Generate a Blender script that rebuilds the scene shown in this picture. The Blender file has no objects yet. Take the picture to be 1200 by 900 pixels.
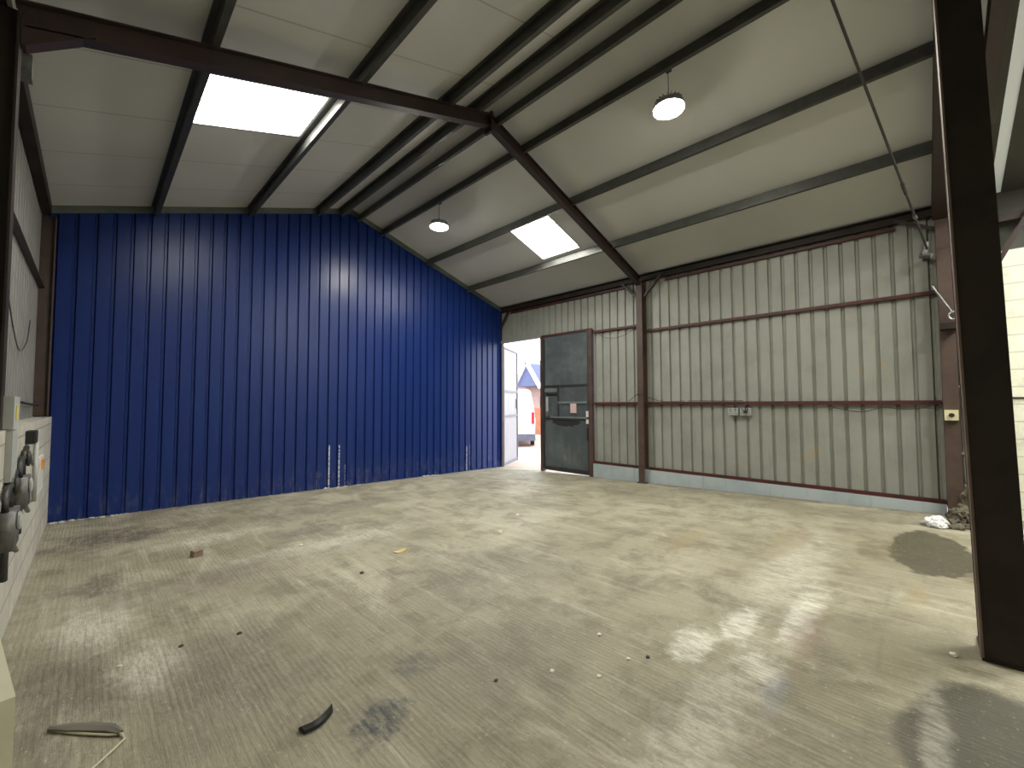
import bpy, bmesh, math, random
from mathutils import Vector, Matrix, noise
random.seed(4)
S = bpy.context.scene
COL = S.collection
# ------------------------------------------------------------------ camera
W, E, R, XR = 8.9, 4.381, 5.821, 4.365          # width, eave, ridge height, ridge position
YE = -13.6                                      # far end of the unit, behind the third frame
cam_d = bpy.data.cameras.new('camera'); cam = bpy.data.objects.new('camera', cam_d); COL.objects.link(cam)
cam_d.sensor_width = 36; cam_d.lens = 483.854/1200*36; cam_d.shift_y = 2.5/1200; cam_d.clip_start = .02; cam_d.clip_end = 300
a, b, r = math.radians(45.486), math.radians(2.443), math.radians(-.17)
fw = Vector((math.sin(a)*math.cos(b), math.cos(a)*math.cos(b), math.sin(b)))
rt = Vector((math.cos(a), -math.sin(a), 0)); up = rt.cross(fw)
M = Matrix((rt, up, -fw)).transposed()
cam.matrix_world = Matrix.Translation((.555, -8.614, 1.6)) @ M.to_4x4() @ Matrix.Rotation(r, 4, 'Z')
S.camera = cam
# ------------------------------------------------------------------ light and exposure
S.view_settings.view_transform = 'Standard'; S.view_settings.look = 'None'
S.view_settings.gamma = 1; S.view_settings.use_curve_mapping = False
S.view_settings.exposure = 1.0
LAMP = 225.0          # emission of the hanging lamps
SKYLIGHT = 18.0        # emission of the lit roof lights
wd = bpy.data.worlds.new('world'); S.world = wd; wd.use_nodes = True
bg = wd.node_tree.nodes['Background']; bg.inputs[0].default_value = (.90, .94, 1, 1); bg.inputs[1].default_value = 2.8

# ------------------------------------------------------------------ materials
def newmat(name):
    m = bpy.data.materials.new(name); m.use_nodes = True
    nt = m.node_tree; return m, nt, nt.nodes['Principled BSDF']
def N(nt, t, **k):
    n = nt.nodes.new(t)
    for q, v in k.items():
        if q.startswith('i_'): n.inputs[q[2:]].default_value = v
        else: setattr(n, q, v)
    return n
def mth(nt, op, x, y=None, z=None, clamp=False):
    n = nt.nodes.new('ShaderNodeMath'); n.operation = op; n.use_clamp = clamp
    for i, v in enumerate((x, y, z)):
        if v is None: continue
        if isinstance(v, (int, float)): n.inputs[i].default_value = v
        else: nt.links.new(v, n.inputs[i])
    return n.outputs[0]
def mix(nt, f, c1, c2, bt='MIX'):
    n = nt.nodes.new('ShaderNodeMix'); n.data_type = 'RGBA'; n.blend_type = bt
    for i, v in ((0, f), (6, c1), (7, c2)):
        if isinstance(v, (int, float)): n.inputs[i].default_value = v
        elif isinstance(v, tuple): n.inputs[i].default_value = (*v[:3], 1)
        else: nt.links.new(v, n.inputs[i])
    return n.outputs[2]
def noi(nt, co, scale, detail=4, rough=.55, dist=0):
    n = N(nt, 'ShaderNodeTexNoise'); n.inputs['Scale'].default_value = scale; n.inputs['Detail'].default_value = detail
    n.inputs['Roughness'].default_value = rough; n.inputs['Distortion'].default_value = dist
    nt.links.new(co, n.inputs['Vector']); return n.outputs[0]
def ramp(nt, f, lo, hi):
    n = N(nt, 'ShaderNodeMapRange'); n.interpolation_type = 'SMOOTHSTEP'
    n.inputs[1].default_value = lo; n.inputs[2].default_value = hi; nt.links.new(f, n.inputs[0]); return n.outputs[0]
def coords(nt, scale=(1, 1, 1)):
    t = N(nt, 'ShaderNodeTexCoord'); mp = N(nt, 'ShaderNodeMapping'); mp.inputs['Scale'].default_value = scale
    nt.links.new(t.outputs['Object'], mp.inputs[0]); return mp.outputs[0]
def bump(nt, bsdf, h, strength=.3, dist=.01):
    n = N(nt, 'ShaderNodeBump'); n.inputs['Strength'].default_value = strength; n.inputs['Distance'].default_value = dist
    nt.links.new(h, n.inputs['Height']); nt.links.new(n.outputs[0], bsdf.inputs['Normal'])
def paint(name, c, rough=.6, metal=0, var=.25, sc=4, c2=None, bmp=.1, spec=.5, stretch=(1, 1, 1)):
    m, nt, bs = newmat(name); co = coords(nt, stretch)
    c2 = c2 or tuple(x*(1-var) for x in c)
    f = ramp(nt, noi(nt, co, sc, 6, .65), .35, .7)
    nt.links.new(mix(nt, f, c, c2), bs.inputs['Base Color'])
    bs.inputs['Roughness'].default_value = rough; bs.inputs['Metallic'].default_value = metal
    bs.inputs['Specular IOR Level'].default_value = spec
    if bmp: bump(nt, bs, noi(nt, co, sc*12, 3), bmp, .004)
    return m
def glow(name, c, s):
    m, nt, bs = newmat(name); bs.inputs['Base Color'].default_value = (.8, .8, .8, 1)
    bs.inputs['Emission Color'].default_value = (*c, 1); bs.inputs['Emission Strength'].default_value = s; return m

STEEL = paint('red oxide steel', (.030, .013, .011), .5, c2=(.016, .010, .009), sc=3)
RAIL = paint('red brown rail paint', (.075, .013, .013), .5, c2=(.04, .011, .010), sc=2)
COLR = paint('worn brown column paint', (.070, .042, .031), .55, c2=(.04, .023, .018), sc=3)
DKSTEEL = paint('dark brown steel', (.026, .0165, .0105), .55, c2=(.011, .008, .006), sc=2, spec=.3)
GALV = paint('dull galvanised purlin', (.075, .076, .068), .42, metal=.35, var=.3, sc=5)
CREAMP = paint('cream board', (.50, .49, .36), .5, var=.1)
BLACK = paint('black rubber', (.012, .012, .012), .5, var=.3)
GREYM = paint('grey cast metal', (.16, .155, .15), .45, metal=.3, var=.45, sc=14)
DGREY = paint('dark grey metal', (.04, .038, .036), .5, metal=.2, var=.4, sc=14)
PALEG = paint('pale grey painted board', (.36, .37, .35), .5, var=.15)
WHITEP = paint('white plastic', (.62, .62, .6), .4, var=.08)
YELL = paint('yellow sticker', (.6, .5, .08), .5, var=.1)
ORNG = paint('orange switch', (.7, .25, .03), .4, var=.1)
METSOCK = paint('metal clad socket', (.42, .44, .43), .35, metal=.5, var=.15)
IVORY = paint('ivory box', (.6, .55, .35), .5, var=.15)

def concrete():
    m, nt, bs = newmat('worn brushed concrete'); co = coords(nt)
    big = noi(nt, co, .55, 5, .6, .4); mid = noi(nt, co, 2.3, 7, .68, .3); fine = noi(nt, co, 26, 5, .7)
    str_ = noi(nt, coords(nt, (7, .6, 1)), 1.6, 6, .65)
    c = mix(nt, ramp(nt, big, .35, .68), (.235, .214, .145), (.345, .32, .235))
    c = mix(nt, mth(nt, 'MULTIPLY', ramp(nt, mid, .44, .64), .8), c, (.165, .147, .103))
    c = mix(nt, mth(nt, 'MULTIPLY', ramp(nt, noi(nt, coords(nt, (1, .45, 1)), 1.7, 7, .7, .6), .52, .68), .55), c, (.47, .44, .34))
    c = mix(nt, mth(nt, 'MULTIPLY', ramp(nt, str_, .5, .75), .45), c, (.50, .465, .37))
    c = mix(nt, mth(nt, 'MULTIPLY', ramp(nt, fine, .52, .72), .35), c, (.17, .15, .11))
    sep = N(nt, 'ShaderNodeSeparateXYZ'); nt.links.new(co, sep.inputs[0])
    gr = noi(nt, coords(nt, (34, 1.6, 1)), 1.4, 5, .7, .5)
    c = mix(nt, mth(nt, 'MULTIPLY', ramp(nt, gr, .48, .72), .38), c, (.16, .14, .10))
    gr2 = noi(nt, coords(nt, (26, 2.2, 1)), 1.9, 5, .7, .4)
    c = mix(nt, mth(nt, 'MULTIPLY', ramp(nt, gr2, .55, .75), .32), c, (.56, .52, .41))
    brk = mth(nt, 'MULTIPLY_ADD', ramp(nt, noi(nt, coords(nt, (3, 1, 1)), 7, 7, .8, .3), .38, .6), .75, .25)
    # stains, dark patches, worn pale patches and a soft shadow painted in: (x, y, rx, ry, colour, strength, soft, noise scale)
    for (x, y, rx, ry, cc, st, soft, ns) in STAINS_SHADOW:
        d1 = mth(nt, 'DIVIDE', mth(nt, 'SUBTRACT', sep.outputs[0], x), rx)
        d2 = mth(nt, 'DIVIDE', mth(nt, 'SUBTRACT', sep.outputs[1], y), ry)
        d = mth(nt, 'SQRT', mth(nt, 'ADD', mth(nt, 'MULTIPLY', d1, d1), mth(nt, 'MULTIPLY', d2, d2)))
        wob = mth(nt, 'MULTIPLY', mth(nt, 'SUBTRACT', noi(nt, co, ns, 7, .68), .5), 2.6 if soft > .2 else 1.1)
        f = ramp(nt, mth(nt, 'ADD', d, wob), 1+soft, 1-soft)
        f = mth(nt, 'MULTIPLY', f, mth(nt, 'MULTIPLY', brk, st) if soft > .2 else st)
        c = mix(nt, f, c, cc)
    # a sawn joint across the slab
    spk = noi(nt, co, 55, 3, .8)
    c = mix(nt, mth(nt, 'MULTIPLY', ramp(nt, spk, .58, .70), .5), c, (.13, .115, .085))
    c = mix(nt, mth(nt, 'MULTIPLY', ramp(nt, noi(nt, co, 38, 4, .75), .60, .70), .4), c, (.60, .57, .47))
    j = mth(nt, 'ABSOLUTE', mth(nt, 'SUBTRACT', sep.outputs[1], -8.39))
    jn = mth(nt, 'ADD', j, mth(nt, 'MULTIPLY', noi(nt, co, 6, 3), .012))
    c = mix(nt, mth(nt, 'MULTIPLY', ramp(nt, jn, .03, .006), mth(nt, 'MULTIPLY', ramp(nt, noi(nt, co, 1.7, 3), .48, .6), .3)), c, (.13, .12, .09))
    j2 = mth(nt, 'ABSOLUTE', mth(nt, 'SUBTRACT', sep.outputs[0], .93))
    jn2 = mth(nt, 'ADD', j2, mth(nt, 'MULTIPLY', noi(nt, co, 6, 3), .012))
    c = mix(nt, mth(nt, 'MULTIPLY', ramp(nt, jn2, .014, .008), .18), c, (.14, .13, .10))
    nt.links.new(c, bs.inputs['Base Color'])
    # tamped grooves running down the length of the slab
    wv = N(nt, 'ShaderNodeTexWave'); wv.bands_direction = 'X'; wv.inputs['Scale'].default_value = 9.5
    wv.inputs['Distortion'].default_value = 4.0; wv.inputs['Detail'].default_value = 3; wv.inputs['Detail Scale'].default_value = 1.2
    nt.links.new(co, wv.inputs['Vector'])
    msk = ramp(nt, noi(nt, co, .8, 3), .3, .6)
    h = mth(nt, 'ADD', mth(nt, 'MULTIPLY', mth(nt, 'MULTIPLY', wv.outputs['Fac'], msk), .2), mth(nt, 'MULTIPLY', fine, .6))
    h = mth(nt, 'ADD', h, mth(nt, 'MULTIPLY', mid, .8))
    h = mth(nt, 'ADD', h, mth(nt, 'MULTIPLY', gr, .9))
    bump(nt, bs, h, .9, .012)
    rg = N(nt, 'ShaderNodeMapRange'); rg.inputs[3].default_value = .42; rg.inputs[4].default_value = .75
    nt.links.new(mid, rg.inputs[0]); nt.links.new(rg.outputs[0], bs.inputs['Roughness'])
    bs.inputs['Specular IOR Level'].default_value = .35
    return m
DK, BL = (.075, .065, .05), (.05, .055, .06)
PALE = (.62, .60, .52)
STAINS_SHADOW = [(.75, -1.5, .5, .4, (.085, .07, .06), .95, .4, 3), (.65, -3.3, .14, .3, (.10, .09, .075), .8, .4, 4), (1.1, -.6, .8, .15, (.17, .15, .12), .6, .5, 3),
    (2.0, -6.35, .13, .11, BL, .65, .5, 7), (1.62, -6.62, .15, .13, BL, .95, .45, 8), (3.2, -5.6, .6, .6, (.16, .14, .11), .6, .6, 3),
    (2.6, -6.7, .6, .35, (.16, .14, .11), .6, .6, 3), (1.2, -5.6, .35, .6, (.16, .14, .11), .7, .5, 3), (.5, -5.3, .18, .7, (.14, .12, .10), .7, .5, 4),
    (.62, -4.3, .2, .35, PALE, .6, .6, 5), (.85, -5.15, .14, .3, PALE, .55, .6, 6), (1.6, -2.4, .5, .2, PALE, .5, .6, 5), (2.6, -3.6, .9, .25, PALE, .45, .7, 5),
    (3.40, -7.50, .2, .13, PALE, .95, .45, 7), (3.85, -7.66, .28, .10, PALE, .95, .45, 7), (4.35, -7.95, .55, .09, PALE, .9, .5, 8), (3.42, -7.9, .16, .10, PALE, .8, .5, 8),
    (3.22, -8.0, .2, .06, (.22, .23, .27), .6, .5, 10), (2.6, -7.8, .9, .15, PALE, .5, .7, 8), (5.3, -7.7, 1.0, .22, PALE, .5, .7, 6), (4.05, -8.02, .35, .08, (.24, .17, .13), .6, .4, 7),
    (6.72, -8.66, .85, .32, (.07, .062, .038), .96, .06, 1.8), (6.5, -8.25, .38, .17, (.13, .108, .06), .85, .3, 3), (6.3, -7.5, .7, .16, (.26, .21, .12), .5, .5, 4),  # first entry is a dark oval with a crisp edge
    (3.38, -8.84, .66, .34, (.065, .06, .043), .93, .12, 1.5), (2.9, -8.4, .5, .16, (.13, .12, .09), .7, .4, 3), (3.4, -8.62, .5, .05, PALE, .35, .6, 9),  # first entry paints a soft cast shadow into the slab colour
    (5.3, -8.55, .2, .06, (.27, .21, .10), .7, .5, 8), (3.4, -1.8, 1.1, .3, (.17, .14, .115), .7, .6, 3),
    (1.5, -3.9, .6, .3, (.17, .14, .115), .6, .6, 3), (2.6, -2.9, .35, .2, (.14, .125, .115), .7, .5, 4), (5.5, -6.6, .5, .12, (.26, .2, .1), .6, .6, 5),
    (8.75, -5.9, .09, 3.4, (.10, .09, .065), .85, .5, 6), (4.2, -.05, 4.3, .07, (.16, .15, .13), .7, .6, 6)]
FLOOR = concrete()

def blue():
    m, nt, bs = newmat('deep blue coated sheet'); co = coords(nt)
    sep = N(nt, 'ShaderNodeSeparateXYZ'); nt.links.new(co, sep.inputs[0])
    st = noi(nt, coords(nt, (6, 6, .5)), 1.5, 5, .6)
    c = mix(nt, ramp(nt, st, .35, .75), (.0028, .0155, .105), (.0045, .0205, .12))
    def box(x, w, z1, soft=.006):
        f = mth(nt, 'MULTIPLY', ramp(nt, mth(nt, 'ABSOLUTE', mth(nt, 'SUBTRACT', sep.outputs[0], x)), w+soft, w),
                ramp(nt, sep.outputs[2], z1, z1-.03))
        return f
    n2 = ramp(nt, noi(nt, coords(nt, (5, 5, 9)), 3, 4), .38, .52)
    for x, w, z1, s in ((3.985, .009, .77, .95), (4.19, .009, .77, .85), (7.59, .008, .5, .7), (7.7, .006, .55, .4), (4.33, .005, .35, .4), (3.75, .005, .3, .3)):
        c = mix(nt, mth(nt, 'MULTIPLY', mth(nt, 'MULTIPLY', box(x, w, z1), n2), s), c, (.55, .56, .55))
    # scuffed dusty bottom
    dust = mth(nt, 'MULTIPLY', ramp(nt, sep.outputs[2], .55, -.1), ramp(nt, noi(nt, coords(nt, (3, 3, 1)), 4, 6, .7), .45, .8))
    c = mix(nt, mth(nt, 'MULTIPLY', dust, .45), c, (.2, .2, .2))
    sp = ramp(nt, noi(nt, coords(nt, (6, 6, 5)), 3.5, 2), .78, .82)
    c = mix(nt, mth(nt, 'MULTIPLY', sp, .5), c, (.4, .42, .5))
    nt.links.new(c, bs.inputs['Base Color'])
    bs.inputs['Roughness'].default_value = .34; bs.inputs['Specular IOR Level'].default_value = .3
    bump(nt, bs, noi(nt, coords(nt, (3, 3, .7)), 2, 3), .15, .01)
    return m
BLUE = blue()
def sheet(name, c, c2, c3, rough=.5, metal=.15):
    m, nt, bs = newmat(name); co = coords(nt)
    f = ramp(nt, noi(nt, co, 1.3, 5, .65), .4, .7)
    c = mix(nt, f, c, c2)
    s = mth(nt, 'MULTIPLY', ramp(nt, noi(nt, coords(nt, (9, 9, .8)), 1, 6, .7), .52, .8), .7)
    c = mix(nt, s, c, c3)
    rst = mth(nt, 'MULTIPLY', ramp(nt, noi(nt, co, 2.1, 3), .66, .76), .5)
    c = mix(nt, rst, c, (.36, .25, .12))
    nt.links.new(c, bs.inputs['Base Color']); bs.inputs['Roughness'].default_value = rough; bs.inputs['Metallic'].default_value = metal
    bump(nt, bs, noi(nt, coords(nt, (4, 4, 1)), 3, 4), .15, .006)
    return m
GSHEET = sheet('weathered grey sheet', (.27, .275, .245), (.22, .225, .2), (.20, .20, .16))
LSHEET = sheet('dull pale sheet', (.20, .195, .18), (.165, .16, .15), (.14, .125, .11), .6, .05)
PLINTH = sheet('pale blue grey plinth', (.36, .41, .42), (.29, .34, .36), (.20, .22, .22), .7, 0)
DSHEET = sheet('dark stained sheet', (.05, .05, .04), (.035, .032, .026), (.02, .018, .014), .7, 0)
DOORM = sheet('grey painted door steel', (.07, .083, .088), (.125, .145, .145), (.045, .052, .055), .45, .2)
LEAFM = sheet('pale door back', (.27, .27, .29), (.22, .23, .25), (.16, .16, .17), .5, .1)

def roofm():
    m, nt, bs = newmat('cream roof liner sheet'); co = coords(nt)
    sep = N(nt, 'ShaderNodeSeparateXYZ'); nt.links.new(co, sep.inputs[0]); y = sep.outputs[1]
    c = mix(nt, ramp(nt, noi(nt, co, .7, 4), .35, .7), (.485, .485, .465), (.44, .44, .42))
    fr = mth(nt, 'ABSOLUTE', mth(nt, 'SUBTRACT', mth(nt, 'FRACT', mth(nt, 'ADD', y, 20.31)), .5))
    c = mix(nt, mth(nt, 'MULTIPLY', mth(nt, 'MULTIPLY', ramp(nt, fr, .012, .006), mth(nt, 'LESS_THAN', sep.outputs[0], XR)), .42), c, (.10, .09, .07))
    nt.links.new(c, bs.inputs['Base Color']); bs.inputs['Roughness'].default_value = .5
    wv = mth(nt, 'SINE', mth(nt, 'MULTIPLY', y, 2*math.pi/.05))
    bump(nt, bs, mth(nt, 'POWER', mth(nt, 'ABSOLUTE', wv), 5), .12, .004)
    return m
ROOF = roofm()
def blockm(name, c, c2, mort, horiz='Y'):
    m, nt, bs = newmat(name)
    t = N(nt, 'ShaderNodeTexCoord'); sp = N(nt, 'ShaderNodeSeparateXYZ'); cb = N(nt, 'ShaderNodeCombineXYZ')
    nt.links.new(t.outputs['Object'], sp.inputs[0]); nt.links.new(sp.outputs[1 if horiz == 'Y' else 0], cb.inputs[0]); nt.links.new(sp.outputs[2], cb.inputs[1])
    br = N(nt, 'ShaderNodeTexBrick'); nt.links.new(cb.outputs[0], br.inputs['Vector'])
    br.inputs['Scale'].default_value = 1; br.inputs['Brick Width'].default_value = .45; br.inputs['Row Height'].default_value = .225
    br.inputs['Mortar Size'].default_value = .008; br.inputs['Mortar Smooth'].default_value = .3
    br.inputs['Color1'].default_value = (*c, 1); br.inputs['Color2'].default_value = (*c2, 1); br.inputs['Mortar'].default_value = (*mort, 1)
    n = ramp(nt, noi(nt, coords(nt), 5, 7, .75), .42, .7)
    cc = mix(nt, mth(nt, 'MULTIPLY', n, .5), br.outputs[0], tuple(x*.6 for x in c2))
    nt.links.new(cc, bs.inputs['Base Color']); bs.inputs['Roughness'].default_value = .85
    h = mth(nt, 'ADD', mth(nt, 'MULTIPLY', br.outputs['Fac'], -1), mth(nt, 'MULTIPLY', n, .3))
    bump(nt, bs, h, .5, .008); return m
BLOCKL = blockm('painted block plinth', (.45, .43, .37), (.38, .36, .31), (.24, .22, .19))
BLOCKR = blockm('cream painted block', (.76, .75, .62), (.70, .70, .57), (.48, .48, .38))
BLOCKF = blockm('cream painted end block', (.55, .54, .44), (.5, .5, .4), (.36, .36, .28), 'X')

# ------------------------------------------------------------------ mesh helpers
def fz(x, y):
    u = min(max(x/W, 0), 1); v = min(max(-y/9, 0), 1.1)
    return (1-u)*(1-v)*-.02+u*(1-v)*-.21+u*v*.07
def roof(X): return E+(R-E)*X/XR if X < XR else R-(R-E)*(X-XR)/(W-XR)
def BM(): return bmesh.new()
def box(bm, x0, x1, y0, y1, z0, z1):
    v = [bm.verts.new((x, y, z)) for x in (x0, x1) for y in (y0, y1) for z in (z0, z1)]
    for f in ((0, 1, 3, 2), (4, 6, 7, 5), (0, 4, 5, 1), (2, 3, 7, 6), (0, 2, 6, 4), (1, 5, 7, 3)): bm.faces.new([v[i] for i in f])
def ext(bm, prof, p0, p1, upv):
    """closed 2d profile (side, up) swept from p0 to p1"""
    p0, p1 = Vector(p0), Vector(p1); d = (p1-p0).normalized(); u = Vector(upv); u = (u-d*u.dot(d)).normalized(); s = d.cross(u)
    A = [bm.verts.new(p0+s*q[0]+u*q[1]) for q in prof]; B = [bm.verts.new(p1+s*q[0]+u*q[1]) for q in prof]
    n = len(prof)
    for i in range(n): bm.faces.new((A[i], A[(i+1) % n], B[(i+1) % n], B[i]))
    bm.faces.new(A[::-1]); bm.faces.new(B)
def rect(w, h): return [(-w/2, -h/2), (w/2, -h/2), (w/2, h/2), (-w/2, h/2)]
def iprof(w, h, tf=.012, tw=.009):
    a_, b_ = w/2, h/2; t = tw/2
    return [(-a_, -b_), (a_, -b_), (a_, -b_+tf), (t, -b_+tf), (t, b_-tf), (a_, b_-tf), (a_, b_), (-a_, b_), (-a_, b_-tf), (-t, b_-tf), (-t, -b_+tf), (-a_, -b_+tf)]
def zprof(w, h, t=.006, lip=.018):
    b_ = h/2
    return [(-w, -b_), (t/2, -b_), (t/2, b_-t), (w-t, b_-t), (w-t, b_-lip), (w, b_-lip), (w, b_), (-t/2, b_), (-t/2, -b_+t), (-w+t, -b_+t), (-w+t, -b_+lip), (-w, -b_+lip)]
def lprof(w, h, t=.008): return [(-w/2, -h/2), (w/2, -h/2), (w/2, -h/2+t), (-w/2+t, -h/2+t), (-w/2+t, h/2), (-w/2, h/2)]
def tube(bm, pts, rad, n=8, flat=1.0):
    pts = [Vector(p) for p in pts]; rings = []
    for i, p in enumerate(pts):
        d = (pts[min(i+1, len(pts)-1)]-pts[max(i-1, 0)]).normalized()
        u = Vector((0, 0, 1)) if abs(d.z) < .9 else Vector((1, 0, 0)); s = d.cross(u).normalized(); u = s.cross(d)
        rr = rad[i] if isinstance(rad, (list, tuple)) else rad
        rings.append([bm.verts.new(p+s*math.cos(2*math.pi*k/n)*rr+u*math.sin(2*math.pi*k/n)*rr*flat) for k in range(n)])
    for A, B in zip(rings, rings[1:]):
        for k in range(n): bm.faces.new((A[k], A[(k+1) % n], B[(k+1) % n], B[k]))
    bm.faces.new(rings[0][::-1]); bm.faces.new(rings[-1])
def lathe(bm, prof, c, n=32, axis='Z'):
    c = Vector(c); rings = []
    for r_, h in prof:
        ring = []
        for k in range(n):
            t = 2*math.pi*k/n; q = (r_*math.cos(t), r_*math.sin(t), h)
            q = Vector(q) if axis == 'Z' else Vector((q[2], q[0], q[1])) if axis == 'X' else Vector((q[0], q[2], q[1]))
            ring.append(bm.verts.new(c+q))
        rings.append(ring)
    for A, B in zip(rings, rings[1:]):
        for k in range(n): bm.faces.new((A[k], A[(k+1) % n], B[(k+1) % n], B[k]))
    bm.faces.new(rings[0][::-1]); bm.faces.new(rings[-1])
def bevel(bm, w=.004, seg=1):
    bmesh.ops.bevel(bm, geom=[e for e in bm.edges if len(e.link_faces) == 2 and e.calc_face_angle(0) > .6], offset=w, segments=seg, affect='EDGES')
def obj(name, bm, m, parent=None, smooth=False, loc=None):
    bmesh.ops.recalc_face_normals(bm, faces=bm.faces)
    o0 = Vector(parent['_w']) if parent is not None and '_w' in parent else Vector((0, 0, 0))
    base = Vector(loc) if loc is not None else Vector((0, 0, 0))
    if parent is None and loc is not None: bm.transform(Matrix.Translation(-base))
    elif parent is not None: bm.transform(Matrix.Translation(-o0))
    me = bpy.data.meshes.new(name); bm.to_mesh(me); bm.free()
    if smooth:
        for p in me.polygons: p.use_smooth = True
    me.materials.append(m); o = bpy.data.objects.new(name, me); COL.objects.link(o)
    if parent is not None: o.parent = parent
    elif loc is not None: o.location = base
    return o
def mid(o):        # a mesh thing in world coordinates: move its origin to the middle of its foot
    if o.location.length > 0: return o
    vs = [v.co for v in o.data.vertices]
    c = Vector(((min(v.x for v in vs)+max(v.x for v in vs))/2, (min(v.y for v in vs)+max(v.y for v in vs))/2, min(v.z for v in vs)))
    o.data.transform(Matrix.Translation(-c)); o.location = c; return o
def thing(name, label, cat, loc, group=None):
    o = bpy.data.objects.new(name, None); COL.objects.link(o); o.empty_display_size = .1
    o.location = loc; o['_w'] = list(loc); o['label'] = label; o['category'] = cat
    if group: o['group'] = group
    return o
def tag(o, label, cat, group=None, kind=None):
    o['label'] = label; o['category'] = cat
    if group: o['group'] = group
    if kind: o['kind'] = kind
    return mid(o)
def struct(name, bm, m, label=None, cat=None):
    o = obj(name, bm, m); o['kind'] = 'structure'
    if label: o['label'] = label
    if cat: o['category'] = cat
    return o

# ------------------------------------------------------------------ floor
bm = BM(); nx, ny = 36, 56; g = []
for i in range(nx+1):
    g.append([bm.verts.new((-.3+(W+.45)*i/nx, .02+(YE-.3)*j/ny, fz(-.3+(W+.45)*i/nx, .02+(YE-.3)*j/ny))) for j in range(ny+1)])
for i in range(nx):
    for j in range(ny): bm.faces.new((g[i][j], g[i+1][j], g[i+1][j+1], g[i][j+1]))
res = bmesh.ops.extrude_face_region(bm, geom=bm.faces[:])
for v in [q for q in res['geom'] if isinstance(q, bmesh.types.BMVert)]: v.co.z = -.5
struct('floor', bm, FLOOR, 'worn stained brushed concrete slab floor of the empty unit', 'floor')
# yard outside
bm = BM(); box(bm, W+.15, 60, -40, 60, -.6, -.27)
struct('ground', bm, paint('bright yard concrete', (.40, .31, .26), .9, var=.15, sc=.6), 'pinkish concrete yard outside the open doorway', 'ground')

# ------------------------------------------------------------------ profiled sheet walls
def profile(u0, u1, phase, period=.2, d=.034):
    pts = []
    k = math.floor((u0-phase)/period)-1
    while phase+k*period < u1+period:
        c = phase+k*period
        pts += [(c-.028, 0), (c-.014, d), (c+.014, d), (c+.028, 0)]
        k += 1
    pts.sort(); out = []
    def val(u):
        for (a1, b1), (a2, b2) in zip(pts, pts[1:]):
            if a1 <= u <= a2: return b1+(b2-b1)*(u-a1)/(a2-a1)
        return 0
    out = [(u0, val(u0))]+[p for p in pts if u0 < p[0] < u1]+[(u1, val(u1))]
    return out
def sheetwall(bm, axis, plane, sgn, u0, u1, z0, z1, phase, thick=.006, d=.034):
    """z0/z1 may be functions of u; sgn = direction away from the room"""
    pr = profile(u0, u1, phase, d=d)
    if callable(z1):
        brk = [XR] if axis == 'X' and u0 < XR < u1 else []
        for bk in brk: pr.append((bk, min(pr, key=lambda q: abs(q[0]-bk))[1]))
        pr.sort()
    zz0 = z0 if callable(z0) else (lambda u: z0); zz1 = z1 if callable(z1) else (lambda u: z1)
    def P(u, o, z): return (u, plane+sgn*o, z) if axis == 'X' else (plane+sgn*o, u, z)
    cols = [[bm.verts.new(P(u, o+t, z)) for t, z in ((0, zz0(u)), (0, zz1(u)), (thick, zz1(u)), (thick, zz0(u)))] for u, o in pr]
    for A, B in zip(cols, cols[1:]):
        for k in range(4): bm.faces.new((A[k], B[k], B[(k+1) % 4], A[(k+1) % 4]))
    bm.faces.new(cols[0]); bm.faces.new(cols[-1][::-1])
bm = BM(); sheetwall(bm, 'X', 0, 1, -.02, W+.05, lambda u: fz(u, 0)-.02, lambda u: roof(u)-.10, .13)
struct('wall_back', bm, BLUE, 'tall deep blue ribbed steel gable partition with scratched foot', 'wall')
bm = BM()
sheetwall(bm, 'Y', W, 1, -9.1, -3.16, .16, 4.42, -.0)
sheetwall(bm, 'Y', W, 1, -3.16, .12, 3.36, 4.42, -.0)
box(bm, W+.04, W+.07, .05, .16, -.4, 4.42)
struct('wall_right', bm, GSHEET, 'weathered pale grey ribbed steel side wall with the doorway', 'wall')
bm = BM(); sheetwall(bm, 'Y', 0, -1, -9.2, 0, 1.38, 4.42, -.1, d=.02)
struct('wall_left', bm, LSHEET, 'dull pale sheeted side wall above the block plinth', 'wall')
bm = BM(); box(bm, -.25, .17, YE, 0, -.4, 1.44); bevel(bm, .01)
struct('wall_left_plinth', bm, BLOCKL, 'cream painted block plinth wall at left edge', 'wall')
bm = BM(); box(bm, -.1, -.02, YE, -9.2, 1.44, 4.45); struct('wall_left_rear', bm, LSHEET)
bm = BM(); box(bm, 8.93, 9.15, YE, -9.1, -.3, 3.6); struct('wall_right_rear', bm, BLOCKR, 'bright cream painted block wall seen past the near post', 'wall')
bm = BM(); box(bm, 8.93, 9.1, YE, -9.1, 3.6, 4.45); struct('wall_right_rear_upper', bm, DSHEET)
# closed end behind the photographer
bm = BM(); vs = [bm.verts.new(p) for p in ((-.2, YE, -.3), (W+.2, YE, -.3), (W+.2, YE, E-.1), (XR, YE, R), (-.2, YE, E-.1))]
f = bm.faces.new(vs); ex = bmesh.ops.extrude_face_region(bm, geom=[f])
for v in [q for q in ex['geom'] if isinstance(q, bmesh.types.BMVert)]: v.co.y -= .2
struct('wall_front', bm, BLOCKF, 'cream block gable at the far end behind the camera', 'wall')
# dark flashing between roof liner and the blue partition
bm = BM()
for xa, xb in ((0, XR), (XR, W)):
    ext(bm, rect(.03, .105), (xa, .0, roof(xa)-.055), (xb, .0, roof(xb)-.055), (0, 0, 1))
    ext(bm, rect(.03, .4), (xa-.1, .16, roof(xa)-.15), (xb+.1, .16, roof(xb)-.15), (0, 0, 1))
struct('trim_1', bm, paint('dark flashing', (.07, .085, .075), .6, var=.3))
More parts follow.
